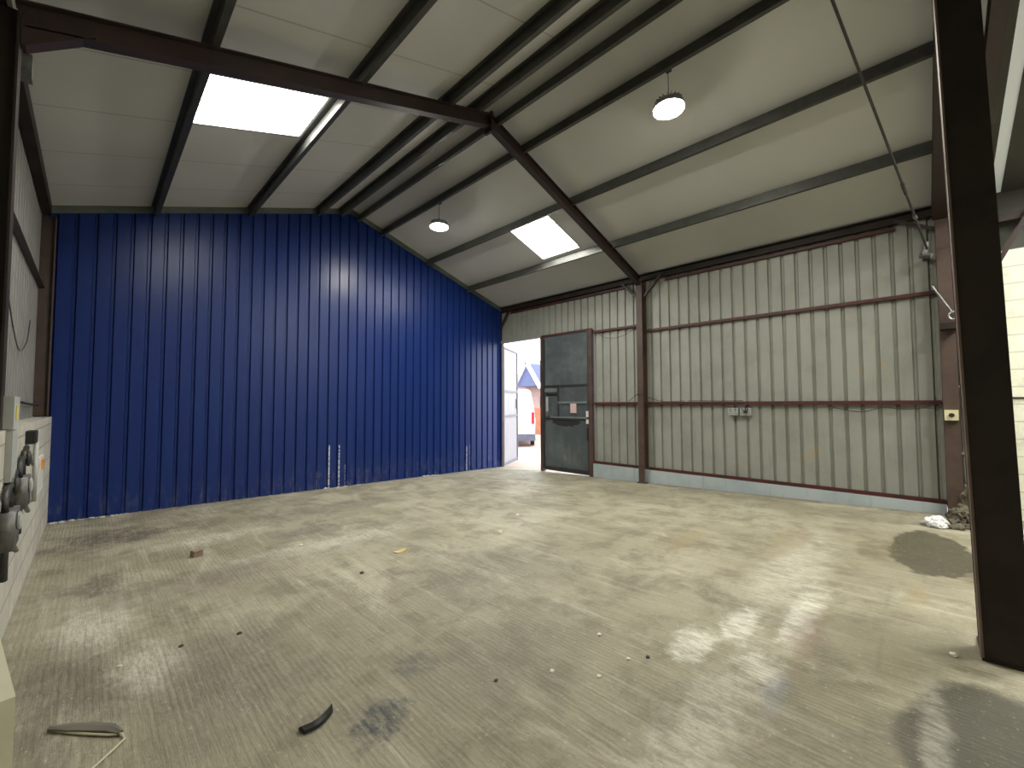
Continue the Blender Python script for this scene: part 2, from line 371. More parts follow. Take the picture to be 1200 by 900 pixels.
# plinth under the right wall
bm = BM(); box(bm, 8.80, 9.02, -8.85, -3.16, -.35, .2); bevel(bm, .012, 2)
struct('baseboard_right', bm, PLINTH, 'low pale blue-grey upstand under the grey wall', 'plinth')

# ------------------------------------------------------------------ roof
def slope_slab(bm, xa, xb, ya, yb, t=.05):
    v = []
    for x in (xa, xb):
        for y in (ya, yb):
            for o in (0, t): v.append(bm.verts.new((x, y, roof(x)+o)))
    for f in ((0, 1, 3, 2), (4, 6, 7, 5), (0, 4, 5, 1), (2, 3, 7, 6), (0, 2, 6, 4), (1, 5, 7, 3)): bm.faces.new([v[i] for i in f])
LH = (1.22, 2.40, -3.84, -2.84); RH = (6.415, 7.52, -3.745, -2.745); YR = -9.28; YS = -9.38
BH = (6.4, 8.2, -12.1, -10.3)  # opening of an added, unseen roof light that brightens the rear blockwork
bm = BM()
for (x0, x1), hs in (((-.12, XR), LH), ((XR, W+.12), RH)):
    slope_slab(bm, x0, hs[0], YR, .25); slope_slab(bm, hs[1], x1, YR, .25)
    slope_slab(bm, hs[0], hs[1], YR, hs[2]); slope_slab(bm, hs[0], hs[1], hs[3], .25)
struct('ceiling', bm, ROOF, 'cream lined pitched roof with joints between the sheets', 'ceiling')
bm = BM()
slope_slab(bm, -.12, XR, YE-.2, YR); slope_slab(bm, XR, 6, YE-.2, YR)
slope_slab(bm, 6, W+.12, YE-.2, BH[2]); slope_slab(bm, 6, BH[0], BH[2], BH[3]); slope_slab(bm, BH[1], W+.12, BH[2], BH[3]); slope_slab(bm, 6, W+.12, BH[3], -9.48); slope_slab(bm, 8.92, W+.12, -9.48, YS); slope_slab(bm, 6, W+.12, YS, YR)
struct('ceiling_rear', bm, DSHEET, 'dark roof sheeting beyond the third frame', 'ceiling')
SKY = glow('daylit translucent sheet', (1, .99, .93), SKYLIGHT)
SKYF = paint('roof light upstand', (.45, .45, .44), .5, var=.1)
for i, (h, lb) in enumerate(((LH, 'larger bright roof light in the left slope near the rafter'), (RH, 'smaller bright roof light in the right slope above the grey wall'), (BH, 'added unseen roof light of the next bay, lighting the cream block wall'))):
    t = bpy.data.objects.new('window_%d' % (i+1 if i < 2 else 4), None); COL.objects.link(t); c = Vector(((h[0]+h[1])/2, (h[2]+h[3])/2, roof((h[0]+h[1])/2))); t.location = c
    t['_w'] = list(c); t['kind'] = 'structure'; t['label'] = lb; t['category'] = 'skylight'
    b2 = BM(); v = [b2.verts.new((x, y, roof(x)+.045)) for x, y in ((h[0], h[2]), (h[1], h[2]), (h[1], h[3]), (h[0], h[3]))]; f = b2.faces.new(v)
    ex = bmesh.ops.extrude_face_region(b2, geom=[f])
    for q in ex['geom']:
        if isinstance(q, bmesh.types.BMVert): q.co.z += .012
    obj('glazing', b2, SKY, t)
    b2 = BM()
    for (xa, ya, xb, yb) in ((h[0], h[2], h[1], h[2]), (h[0], h[3], h[1], h[3]), (h[0], h[2], h[0], h[3]), (h[1], h[2], h[1], h[3])):
        ext(b2, rect(.022, .05), (xa, ya, roof(xa)+.02), (xb, yb, roof(xb)+.02), (0, 0, 1))
    obj('frame', b2, SKYF, t)
bm = BM(); v = [bm.verts.new((x, y, roof(x)+.01)) for x, y in ((6, -9.48), (8.92, -9.48), (8.92, YS), (6, YS))]; f = bm.faces.new(v)
ex = bmesh.ops.extrude_face_region(bm, geom=[f])
for q in ex['geom']:
    if isinstance(q, bmesh.types.BMVert): q.co.z += .012
struct('window_3', bm, glow('grimy translucent strip', (.50, .64, .70), .075), 'narrow grimy translucent strip in the roof beyond the near post', 'skylight')

# ------------------------------------------------------------------ steel frames
def roofn(X): return Vector((-(R-E)/XR, 0, 1)).normalized() if X < XR else Vector(((R-E)/(W-XR), 0, 1)).normalized()
def column(X0, X1, Y, top, label, m, w=.13, zb=None, plate=True, group='steel columns of the portal frames', ytop=None):
    xm = (X0+X1)/2; zb = fz(xm, Y) if zb is None else zb
    t = thing('steel_column', label, 'column', (xm, Y, zb), group)
    b = BM(); ext(b, iprof(w, X1-X0), (xm, Y, zb+.012), (xm, ytop if ytop is not None else Y, top), (1, 0, 0)); obj('shaft', b, m, t)
    if plate:
        b = BM(); box(b, X0-.03, X1+.03, Y-w/2-.03, Y+w/2+.03, zb-.01, zb+.014); obj('base_plate', b, m, t)
        b = BM()
        for sx in (X0-.012, X1+.012):
            for sy in (-1, 1): lathe(b, [(.012, zb+.013), (.012, zb+.03)], (sx, Y+sy*(w/2+.012), 0), 6)
        obj('anchor_bolts', b, GREYM, t)
    return t
column(8.68, 8.88, -4.43, 4.22, 'brown steel column midway along the grey wall', COLR)
column(8.68, 8.88, -8.93, 4.22, 'brown steel column in the far right corner behind the near post', COLR, w=.15)
column(-.04, .155, -4.43, 4.22, 'dark steel column at the left edge of the photo', DKSTEEL, w=.14)
column(-.03, .14, -.075, 4.22, 'dark brown steel column in the corner left of the blue wall', COLR, w=.13, zb=1.44, plate=False)
column(8.7, 8.88, -9.22, 4.22, 'dark steel column of the adjoining frame, hidden behind the near post', DKSTEEL, w=.12)
# near post under the ridge of the third frame; it leans very slightly
t = thing('steel_column', 'large dark brown post standing nearest, at the right edge', 'column', (4.5, -8.94, fz(4.5, -8.94)), 'steel columns of the portal frames')
zb = fz(4.5, -8.94)
b = BM(); ext(b, iprof(.2, .2, .016, .01), (4.5, -8.94, zb+.015), (4.5, -8.855, 5.44), (1, 0, 0)); obj('shaft', b, DKSTEEL, t)
b = BM(); ext(b, rect(.013, .013), (4.396, -8.842, zb+.016), (4.396, -8.757, 5.43), (1, .6, 0)); obj('pale_edge', b, paint('pale flange edge', (.15, .105, .085), .5, var=.3, sc=6), t)  # paler strip set along the near flange edge
b = BM(); box(b, 4.395, 4.72, -9.2, -8.84, zb-.01, zb+.017); bevel(b, .003); obj('base_plate', b, DKSTEEL, t)
b = BM()
for sx in (4.385, 4.62):
    for sy in (-9.12, -9.16): lathe(b, [(.014, zb+.016), (.014, zb+.035)], (sx, sy, 0), 6)
obj('anchor_bolts', b, GREYM, t)

def rafter(xa, xb, Y, label, m=STEEL, w=.1, d=.175, haunch=None):
    xm = (xa+xb)/2; off = .155+d/2
    t = thing('rafter', label, 'rafter', (xm, Y, roof(xm)-.14-d), 'sloping roof rafters')
    b = BM(); ext(b, iprof(w, d, .01, .008), (xa, Y, roof(xa)-off), (xb, Y, roof(xb)-off), (0, 0, 1)); obj('beam', b, m, t)
    if haunch:
        xe, s = haunch
        b = BM()
        v = []
        for y in (Y-w/2, Y+w/2):
            v.append([b.verts.new(p) for p in ((xe, y, roof(xe)-.14-d+.01), (xe+s*.34, y, roof(xe+s*.34)-.14-d+.01), (xe+s*.02, y, roof(xe)-.14-d-.14), (xe, y, roof(xe)-.14-d-.14))])
        A, B = v
        b.faces.new(A); b.faces.new(B[::-1])
        for k in range(4): b.faces.new((A[k], A[(k+1) % 4], B[(k+1) % 4], B[k]))
        obj('haunch', b, m, t)
    return t
t = rafter(.15, XR-.006, -4.43, 'long dark brown rafter of the middle frame, left slope', haunch=(.16, 1))
b = BM(); box(b, XR-.018, XR-.004, -4.43-.07, -4.43+.07, R-.42, R-.13); obj('apex_plate', b, STEEL, t)
t = rafter(XR+.006, 8.69, -4.43, 'brown rafter of the middle frame, right slope beside the smaller roof light')
b = BM(); box(b, XR+.004, XR+.018, -4.43-.07, -4.43+.07, R-.42, R-.13); obj('apex_plate', b, STEEL, t)
b = BM()
for k in (-1, 1):
    for zz in (.18, .27, .37): lathe(b, [(.011, .018), (.011, .034)], (XR, -4.43+k*.04, R-zz), 6, 'X')
obj('apex_bolts', b, DGREY, t)
rafter(4.61, 8.69, -8.905, 'dark rafter of the third frame, seen edge-on left of the near post', STEEL, w=.155)
rafter(.15, 4.35, -8.93, 'dark rafter of the third frame overhead, left slope', DKSTEEL, w=.13)
rafter(4.45, 8.69, -9.22, 'red brown rafter right of the near post top', STEEL, w=.11, d=.2)

# knee braces
def knee(p0, p1, label, m=STEEL):
    b = BM(); ext(b, lprof(.05, .05, .007), p0, p1, (1, 0, 0)); 
    tag(obj('knee_brace', b, m), label, 'brace', 'diagonal knee braces at the column heads')
knee((8.76, -4.36, 3.88), (8.76, -3.98, 4.26), 'short diagonal brace on the doorway side of the mid column head')
knee((8.76, -4.50, 3.88), (8.76, -4.90, 4.28), 'short diagonal brace on the near side of the mid column head')
knee((8.76, -8.86, 4.02), (8.76, -8.45, 4.26), 'diagonal brace at the head of the far right corner column')
knee((8.80, -.06, 3.80), (8.80, -.36, 4.22), 'small diagonal brace high in the corner above the open doorway')
knee((8.72, -9.29, 3.15), (8.72, -9.74, 4.12), 'large diagonal brace right of the near post against the cream blockwork')

# ------------------------------------------------------------------ purlins
PUR = [(1.18, 'galvanised purlin nearest the left eave'), (2.48, 'galvanised purlin along the right side of the larger roof light'),
    (3.66, 'galvanised purlin third from the left eave'), (4.14, 'galvanised ridge purlin just left of the ridge'),
    (4.55, 'dark galvanised ridge purlin just right of the ridge'), (5.09, 'galvanised purlin carrying the hanging lamps'),
    (6.31, 'galvanised purlin between the near lamp and the smaller roof light'), (7.61, 'galvanised purlin just below the smaller roof light')]
for X, lb in PUR:
    hh = .142 if X < XR else .162
    b = BM(); n = Vector((0, 0, 1)); p = Vector((X, 0, roof(X)-.012-hh/2))
    s = 1 if X < XR else -1
    pr = [(q[0]*s, q[1]) for q in zprof(.05, hh)]
    ext(b, pr, (p.x, -.004, p.z), (p.x, -9.1, p.z), n)
    tag(obj('purlin', b, GALV), lb, 'purlin', 'galvanised purlins under the roof')
for X, lb, zz in ((.05, 'dark eave beam along the top of the left wall', 4.26), (8.84, 'dark eave beam along the top of the grey wall', 4.29)):
    b = BM(); ext(b, [(-.045, -.07), (.045, -.07), (.045, -.062), (-.037, -.062), (-.037, .062), (.045, .062), (.045, .07), (-.045, .07)], (X, -.16 if X < 1 else -.0, zz+.02), (X, -9.1, zz+.02), (0, 0, 1))
    tag(obj('eave_beam', b, DKSTEEL), lb, 'beam', 'eave beams')
# ------------------------------------------------------------------ wall rails
def rail(X, y0, y1, z, label, h=.06, w=.06, m=RAIL, cleats=True, s=1):
    t = thing('wall_rail', label, 'rail', (X, (y0+y1)/2, z-h/2), 'horizontal red-brown sheeting rails')
    b = BM(); ext(b, [(-w/2*s, -h/2), (w/2*s, -h/2), (w/2*s, h/2), (w/2*s-.008*s, h/2), (w/2*s-.008*s, -h/2+.008), (-w/2*s, -h/2+.008)][::1], (X, y0, z), (X, y1, z), (0, 0, 1)); obj('bar', b, m, t)
    if cleats:
        b = BM()
        y = math.ceil(min(y0, y1)/.2)*.2
        while y < max(y0, y1)-.03:
            box(b, X-.012, X+.03, y-.022, y+.022, z-h/2-.02, z-h/2+.004); y += .4
        obj('clip', b, m, t)
    return t
for y0, y1, wh in ((-4.36, -3.12, 'between the grey door and the mid column'), (-8.85, -4.50, 'across the long grey bay')):
    rail(8.86, y0, y1, 3.16 if y0 < -5 else 3.30, 'upper red rail '+wh)
    rail(8.86, y0, y1, 1.60, 'middle red rail at socket height '+wh)
    rail(8.86, y0, y1, .225, 'bottom red rail on the pale upstand '+wh, cleats=False)
rail(8.86, -3.98, -.38, 4.20, 'top red rail under the eave beam above the doorway', cleats=False)
rail(8.86, -8.45, -4.92, 4.19, 'top red rail under the eave beam of the long grey bay', cleats=False)
rail(8.86, -3.12, -1.52, 3.375, 'red header rail over the closed grey door', cleats=False)
rail(.03, -4.35, -.14, 3.24, 'dark brown rail crossing the pale left wall', h=.09, m=STEEL, cleats=False, s=-1)
b = BM(); ext(b, rect(.07, .1), (8.82, -9.3, 4.0), (8.82, YE+.01, 4.0), (0, 0, 1)); tag(obj('wall_rail', b, STEEL), 'dark rail right of the near post above the cream blockwork', 'rail', 'horizontal red-brown sheeting rails')

# ------------------------------------------------------------------ doorway
b = BM(); ext(b, lprof(.07, .07, .01), (8.865, -.045, -.2), (8.865, -.045, 3.36), (0, 1, 0)); o = struct('door_frame_left', b, COLR, 'slim brown jamb where the blue wall meets the doorway', 'door frame')
b = BM(); box(b, 8.84, 8.95, -1.60, -1.515, -.15, 3.36); bevel(b, .004); struct('door_frame_middle', b, COLR, 'brown door post between the opening and the grey door', 'door frame')
b = BM(); box(b, 8.80, 8.95, -3.15, -3.045, -.13, 3.36); bevel(b, .004); struct('door_frame_right', b, COLR, 'brown door post between the grey door and the ribbed wall', 'door frame')
b = BM(); box(b, 8.86, 8.99, -1.52, 0, 3.355, 3.42); struct('door_lintel', b, GSHEET, 'pale lintel flashing above the open doorway', 'door frame')
def sroot(name, loc, label, cat):
    t = bpy.data.objects.new(name, None); COL.objects.link(t); t.location = loc; t['_w'] = list(loc); t['kind'] = 'structure'; t['label'] = label; t['category'] = cat; return t
D = sroot('door_1', (8.87, -3.04, -.1), 'closed dark grey steel door leaf with bars and a pink notice', 'door')
XD = 8.865
b = BM(); box(b, XD, XD+.03, -3.04, -1.605, -.10, 3.34); bevel(b, .004); obj('door_panel', b, DOORM, D)
def bar(n, y0, y1, z0, z1, dx=.03, m=DGREY, bev=.003):
    b = BM(); box(b, XD-dx, XD+.004, y0, y1, z0, z1); bevel(b, bev); return obj(n, b, m, D)
DM2 = paint('lighter door rail steel', (.17, .20, .20), .45, metal=.2, var=.3)
bar('frame_rail', -3.04, -1.605, 2.03, 2.075, .022)
bar('frame_rail', -2.98, -2.10, 1.60, 1.655, .03, DM2); bar('frame_rail', -2.98, -1.86, 1.235, 1.275, .03, DM2)
bar('frame_rail', -3.04, -1.605, -.10, .0, .02); bar('frame_rail', -3.03, -1.61, 1.20, 1.234, .02)
bar('frame_stile', -2.12, -2.08, 1.24, 2.03, .02); bar('frame_stile', -1.66, -1.61, -.08, 3.3, .018); bar('frame_stile', -3.035, -2.985, -.08, 3.3, .018)
bar('letter_slot', -2.07, -1.67, 1.90, 1.99, .03, DM2); bar('letter_slot_gap', -2.06, -1.70, 1.80, 1.86, .012, BLACK)
bar('scuff_plate', -1.76, -1.69, 1.38, 1.78, .012, PALEG); bar('handle', -1.80, -1.74, 1.26, 1.40, .06, GREYM, .012)
bar('notice', -2.66, -2.49, 1.37, 1.60, .034, paint('faded pink notice', (.55, .40, .37), .6, var=.1), .001)
bar('latch', -3.03, -2.96, 1.28, 1.42, .05, WHITEP, .008); bar('latch', -3.03, -2.96, 1.12, 1.22, .05, WHITEP, .008); bar('bolt', -3.02, -2.97, .72, 1.02, .04, BLACK, .008)
# scorched scrape on the door: a flat smear of black
m_, nt_, bs_ = newmat('black scuff'); bs_.inputs['Base Color'].default_value = (.012, .012, .012, 1); bs_.inputs['Roughness'].default_value = .8
b = BM(); n_ = 28
c0 = [b.verts.new((XD-.003, -2.33+.44*math.cos(2*math.pi*k/n_)*(1+.08*math.sin(3*k)), 1.165+(.025 if k < n_/2 else .13)*math.sin(2*math.pi*k/n_)*(1+.12*math.sin(9*k)))) for k in range(n_)]
c1 = [b.verts.new(v.co+Vector((.003, 0, 0))) for v in c0]; b.faces.new(c0)
for k in range(n_): b.faces.new((c0[k], c0[(k+1) % n_], c1[(k+1) % n_], c1[k]))
obj('scuff_mark', b, m_, D)
# open leaf standing outside
L = sroot('door_2', (8.98, .03, -.25), 'pale open door leaf swung outside beside the blue wall', 'door')
p0, p1 = Vector((9.0, .05, 0)), Vector((10.35, .78, 0)); dd = (p1-p0).normalized(); nn = Vector((dd.y, -dd.x, 0))
def leafbox(nm, s0, s1, z0, z1, o0, o1, m):
    b = BM(); v = [b.verts.new(p0+dd*s+nn*o+Vector((0, 0, z))) for s in (s0, s1) for o in (o0, o1) for z in (z0, z1)]
    for f in ((0, 1, 3, 2), (4, 6, 7, 5), (0, 4, 5, 1), (2, 3, 7, 6), (0, 2, 6, 4), (1, 5, 7, 3)): b.faces.new([v[i] for i in f])
    return obj(nm, b, m, L)
leafbox('door_panel', 0, 1.53, -.24, 3.3, -.03, 0, LEAFM)
LF = paint('pale grey leaf frame', (.15, .145, .165), .5, var=.2)
for s in (0, 1.48): leafbox('frame_stile', s, s+.05, -.24, 3.3, -.002, .03, LF)
for z in (-.2, 1.2, 1.95, 3.24): leafbox('frame_rail', .05, 1.48, z, z+.06, -.002, .028, LF)
leafbox('bolt', 1.38, 1.47, 1.45, 1.75, -.002, .05, LF)

# ------------------------------------------------------------------ outside: van and house
VW = paint('white van paint', (.62, .64, .68), .3, var=.04)
V = thing('van', 'white panel van parked outside the open doorway', 'van', (14, 3.23, -.27))
b = BM()
def loft(b, secs):
    R_ = [[b.verts.new(p) for p in s] for s in secs]
    for A, B in zip(R_, R_[1:]):
        for k in range(len(A)): b.faces.new((A[k], A[(k+1) % len(A)], B[(k+1) % len(A)], B[k]))
    b.faces.new(R_[0][::-1]); b.faces.new(R_[-1])
def vob(nm, b, m): b.transform(Matrix.Translation((14, 3.23, -.27))); return obj(nm, b, m, V)
# its own frame: rear at x = 0, body along +x, then the whole van is turned
def vsec(x, zt, ins=0, zb=.35):
    y0, y1 = ins, 2.0-ins
    return [(x, y0, zb), (x, y0-.02, 1.1), (x, y0+.06, 1.75), (x, y0+.20, zt-.06), (x, y0+.36, zt), (x, y1-.36, zt), (x, y1-.20, zt-.06), (x, y1-.06, 1.75), (x, y1+.02, 1.1), (x, y1, zb)]
b = BM(); loft(b, [vsec(0, 2.42, .05), vsec(.1, 2.5), vsec(3.5, 2.5), vsec(4.1, 2.2, .06), vsec(4.6, 1.5, .1), vsec(5.3, 1.3, .16), vsec(5.4, .95, .2)]); vob('body', b, VW)
b = BM(); box(b, -.1, .06, -.02, 2.02, .28, .56); bevel(b, .03, 2); vob('bumper', b, paint('grey bumper', (.10, .10, .14), .6))
RED = paint('red tail lamp', (.45, .02, .03), .3)
for y in (.02, 1.86):
    b = BM(); box(b, -.03, .03, y, y+.12, 1.0, 1.5); bevel(b, .01); vob('tail_lamp', b, RED)
b = BM(); box(b, -.05, .02, .80, .88, 1.1, 1.3); bevel(b, .01); vob('door_handle', b, BLACK)
b = BM(); box(b, -.012, .01, .99, 1.01, .55, 2.4); vob('door_seam', b, DGREY)
b = BM(); box(b, -.02, .012, .6, 1.4, .7, .85); vob('number_plate', b, paint('pale plate', (.5, .48, .3), .5))
for x in (.85, 4.4):
    for y in (.02, 1.8):
        b = BM(); lathe(b, [(.16, 0), (.31, .0), (.33, .03), (.33, .15), (.31, .18), (.16, .18)], (x, y, .33), 28, 'Y'); vob('wheel', b, BLACK)
V.rotation_euler = (0, 0, math.atan2(.66, .75))
H = thing('house', 'pale house with a slate roof beyond the white van', 'house', (30, 14.5, -.27))
BR = paint('pale house brick', (.32, .22, .2), .8, var=.2)
b = BM(); box(b, 30, 38, 10, 20.5, -.3, 3.6); obj('wall', b, BR, H)
b = BM(); SL = paint('blue grey slate', (.13, .155, .20), .6, var=.25)
v = [b.verts.new(p) for p in ((29.6, 9.6, 3.5), (29.6, 20.9, 3.5), (34, 20.9, 6.2), (34, 9.6, 6.2), (38.4, 9.6, 3.5), (38.4, 20.9, 3.5))]
for f in ((0, 1, 2, 3), (3, 2, 5, 4), (0, 3, 4), (1, 5, 2), (0, 4, 5, 1)): b.faces.new([v[i] for i in f])
obj('roof', b, SL, H)
b = BM()
v = [b.verts.new(p) for p in ((28.6, 15.5, 3.2), (28.6, 17.0, 5.3), (28.6, 18.5, 3.2), (31.5, 15.5, 3.2), (31.5, 17.0, 5.3), (31.5, 18.5, 3.2))]
for f in ((0, 1, 2), (3, 5, 4), (0, 3, 4, 1), (1, 4, 5, 2), (0, 2, 5, 3)): b.faces.new([v[i] for i in f])
obj('gable', b, paint('dull blue gable cladding', (.07, .09, .19), .6, var=.15), H)
b = BM()
for y0, y1 in ((15.3, 17.0), (18.7, 17.0)):
    ext(b, rect(.25, .3), (28.5, y0, 3.0), (28.5, y1, 5.4), (0, 0, 1))
obj('barge_board', b, VW, H)
b = BM(); box(b, 32, 32.8, 13, 13.9, 5, 7.1); obj('chimney', b, BR, H)
for y in (11.5, 15.4):
    b = BM(); box(b, 29.93, 30.02, y, y+1.2, 1, 2.3); obj('window', b, DGREY, H)
b = BM(); box(b, 19.5, 19.75, 1, 8.1, -.27, 1.35); bevel(b, .02)
tag(obj('boundary_wall', b, paint('orange brick wall', (.34, .13, .07), .85, var=.3, sc=6)), 'low orange brick wall behind the white van', 'garden wall')

# ------------------------------------------------------------------ hanging lamps
LG = glow('lamp diffuser lit', (1, .97, .84), LAMP)
LB = paint('lamp housing', (.25, .26, .28), .4, metal=.4)
def lampthing(Y, label, z=4.97):
    X = 5.10; t = thing('hanging_lamp', label, 'ceiling lamp', (X, Y, z), 'round hanging high bay lamps')
    b = BM(); lathe(b, [(.06, z+.10), (.13, z+.085), (.165, z+.05), (.175, z+.012), (.175, z+.002)], (X, Y, 0), 40); obj('housing', b, LB, t, True)
    b = BM()
    for k in range(20):
        a_ = 2*math.pi*k/20; c, s = math.cos(a_), math.sin(a_)
        ext(b, rect(.006, .035), (X+c*.06, Y+s*.06, z+.105), (X+c*.15, Y+s*.15, z+.08), (0, 0, 1))
    obj('cooling_fins', b, LB, t)
    b = BM(); lathe(b, [(.165, z+.001), (.166, z-.008), (.12, z-.02), (.03, z-.026)], (X, Y, 0), 40); obj('diffuser', b, LG, t, True)
    b = BM(); tube(b, [(X, Y, z+.10), (X, Y, z+.17)], .012); tube(b, [(X, Y, z+.16), (X, Y, roof(X)-.14)], .004, 6); obj('suspension', b, DGREY, t)
    b = BM(); box(b, X-.03, X+.035, Y-.03, Y+.03, roof(X)-.165, roof(X)-.14); obj('bracket', b, DGREY, t)
lampthing(-2.21, 'round lit lamp hanging further away, above the blue wall side')
lampthing(-6.68, 'round lit lamp hanging nearer, glowing on the right roof slope')
lampthing(-11.3, 'added unseen round lamp lighting the bay behind the near post')  # out of view, added to light the rear blockwork

# ------------------------------------------------------------------ steel rod and fittings at the far right corner
b = BM(); P0 = Vector((8.60, -8.77, 3.72)); P1 = Vector((4.95, -8.12, 5.42))
tube(b, [P0, P1], .013, 8)
t = thing('tie_rod', 'long thin dark steel rod slanting down across the right roof slope', 'rod', P0)
obj('rod', b, DGREY, t)
b = BM(); q = P0.lerp(P1, .3); tube(b, [q-(P1-P0).normalized()*.09, q+(P1-P0).normalized()*.09], .02, 8); obj('coupling', b, DGREY, t)
b = BM(); q = P0.lerp(P1, .17); tube(b, [q-(P1-P0).normalized()*.03, q+(P1-P0).normalized()*.03], .022, 8); obj('coupling', b, GREYM, t)
b = BM(); tube(b, [P0+Vector((.02, .03, -.05)), P0+Vector((0, 0, .1))], [.04, .02], 8); box(b, 8.56, 8.88, -8.80, -8.72, 3.63, 3.66); tube(b, [P0+Vector((.05, .07, -.07)), P0+Vector((-.03, -.04, -.10))], .03); obj('end_bracket', b, GREYM, t)
t = thing('bracket_arm', 'grey metal arm and shackle beside the upper rail in the far right corner', 'bracket', (8.66, -8.86, 3.1))
b = BM(); tube(b, [(8.64, -8.80, 3.20), (8.60, -8.99, 2.77)], .014); obj('arm', b, GREYM, t)
b = BM(); tube(b, [(8.58, -8.985+.045*math.cos(k*math.pi/6), 2.76+.05*math.sin(k*math.pi/6)) for k in range(12)]+[(8.58, -8.94, 2.76)], .012); obj('shackle', b, METSOCK, t)
b = BM(); box(b, 8.5, 8.70, -9.03, -8.86, 2.58, 2.66); bevel(b, .01); obj('clamp_plate', b, DKSTEEL, t)
b = BM(); tube(b, [(8.84, -9.045, 2.6), (8.84, -9.045, .3)], .035, 12); 
for z in (.9, 1.8): box(b, 8.79, 8.93, -9.085, -9.005, z, z+.03)
tag(obj('downpipe', b, PALEG), 'pale vertical pipe squeezed between corner column and near post', 'pipe')

# ------------------------------------------------------------------ electrics on the right wall
def socket(y0, label):
    t = thing('double_socket', label, 'socket', (8.83, y0-.09, 1.35), 'metal-clad sockets under the middle rail')
    b = BM(); box(b, 8.80, 8.90, y0-.175, y0, 1.375, 1.51); bevel(b, .006, 2); obj('back_box', b, METSOCK, t)
    b = BM(); box(b, 8.792, 8.802, y0-.17, y0-.005, 1.38, 1.505); bevel(b, .003); obj('face_plate', b, METSOCK, t)
    for dy in (.045, .13):
        b = BM()
        box(b, 8.787, 8.793, y0-dy-.005, y0-dy+.005, 1.44, 1.46); box(b, 8.787, 8.793, y0-dy-.018, y0-dy-.008, 1.41, 1.42); box(b, 8.787, 8.793, y0-dy+.008, y0-dy+.018, 1.41, 1.42)
        obj('socket_outlet', b, BLACK, t)
        b = BM(); box(b, 8.785, 8.793, y0-dy-.01, y0-dy+.01, 1.475, 1.495); obj('switch', b, BLACK, t)
    return t
socket(-6.10, 'left of two grey metal sockets under the middle rail')
t = socket(-6.30, 'right of two grey metal sockets, with a black plug and lead')
b = BM(); tube(b, [(8.80, -6.39, 1.62), (8.77, -6.40, 1.54), (8.765, -6.40, 1.47)], .009); box(b, 8.74, 8.79, -6.425, -6.375, 1.42, 1.47)
tag(obj('plug', b, BLACK), 'black plug and lead in the right-hand metal socket', 'plug')
t = thing('junction_box', 'small ivory box with a round dark knob on the corner column', 'junction box', (8.66, -8.92, 1.37))
b = BM(); box(b, 8.62, 8.68, -8.99, -8.86, 1.36, 1.50); bevel(b, .006, 2); obj('case', b, IVORY, t)
b = BM(); lathe(b, [(.028, 0), (.028, .012), (.02, .02)], (8.618-.018, -8.925, 1.43), 20, 'X'); obj('knob', b, BLACK, t)
def cable(pts, label, rad=.006, m=DGREY, sub=6):
    P = [Vector(p) for p in pts]; out = []
    for i in range(len(P)-1):
        p_ = P[max(i-1, 0)]; a_, b_, c_ = P[i], P[i+1], P[min(i+2, len(P)-1)]
        for k in range(sub):
            s = k/sub; out.append(.5*((2*a_)+(b_-p_)*s+(2*p_-5*a_+4*b_-c_)*s*s+(3*a_-p_-3*b_+c_)*s**3))
    out.append(P[-1]); bb = BM(); tube(bb, out, rad, 6)
    return tag(obj('cable', bb, m, smooth=True), label, 'cable')
cable([(8.82, -7.55, 1.575), (8.80, -7.75, 1.50), (8.80, -8.0, 1.46), (8.80, -8.25, 1.53), (8.80, -8.5, 1.50), (8.80, -8.8, 1.56)], 'slack grey cable looping under the middle rail near the corner column')
cable([(8.82, -3.3, 3.27), (8.80, -3.5, 3.12), (8.80, -3.8, 3.08), (8.80, -4.1, 3.15), (8.80, -4.34, 3.28)], 'drooping cable under the upper rail beside the grey door')
cable([(8.78, -4.1, 1.64), (8.74, -4.25, 1.74), (8.64, -4.43, 1.80), (8.66, -4.6, 1.73), (8.80, -4.85, 1.64), (8.82, -5.3, 1.645)], 'black cable looping around the mid column at rail height', m=BLACK)
cable([(8.82, -5.36, 1.645), (8.82, -5.7, 1.645), (8.82, -6.0, 1.64), (8.82, -6.35, 1.645)], 'black cable lying on the middle rail towards the sockets', m=BLACK)

# ------------------------------------------------------------------ services on the left plinth wall
def sbox(n, x0, x1, y0, y1, z0, z1, m, p, bv=.006):
    b = BM(); box(b, x0, x1, y0, y1, z0, z1); bevel(b, bv, 2); return obj(n, b, m, p)
t = thing('service_panel', 'tall pale grey backboard on the left plinth wall', 'panel', (.19, -4.2, 1.1))
sbox('board', .171, .20, -4.4, -4.1, 1.10, 1.43, PALEG, t); sbox('board', .03, .20, -4.4, -4.1, 1.445, 1.66, PALEG, t); sbox('warning_label', .20, .204, -4.30, -4.22, 1.50, 1.60, YELL, t, .001)
t = thing('switch_box', 'black box high on the block plinth near the blue wall', 'switch box', (.2, -3.1, 1.28))
sbox('case', .171, .222, -3.25, -3.0, 1.27, 1.38, BLACK, t); sbox('lid', .222, .228, -3.24, -3.01, 1.275, 1.375, DGREY, t, .002)
t = thing('isolator_switch', 'white box with a bright orange switch near the blue wall', 'switch', (.18, -1.9, .75))
sbox('case', .171, .195, -2.15, -1.6, .68, 1.05, WHITEP, t); sbox('switch', .195, .21, -1.95, -1.78, .92, 1.02, ORNG, t)
t = thing('meter_label', 'small yellow tag beside the upper meter on the plinth', 'sign', (.18, -3.4, 1.1))
sbox('plate', .171, .18, -3.50, -3.36, 1.10, 1.24, YELL, t, .002)
b = BM(); tube(b, [(.192, -2.55, 1.26), (.192, -2.55, .68)], .017, 10); tube(b, [(.192, -2.55, 1.25), (.192, -2.8, 1.30), (.192, -2.99, 1.31)], .012, 8)
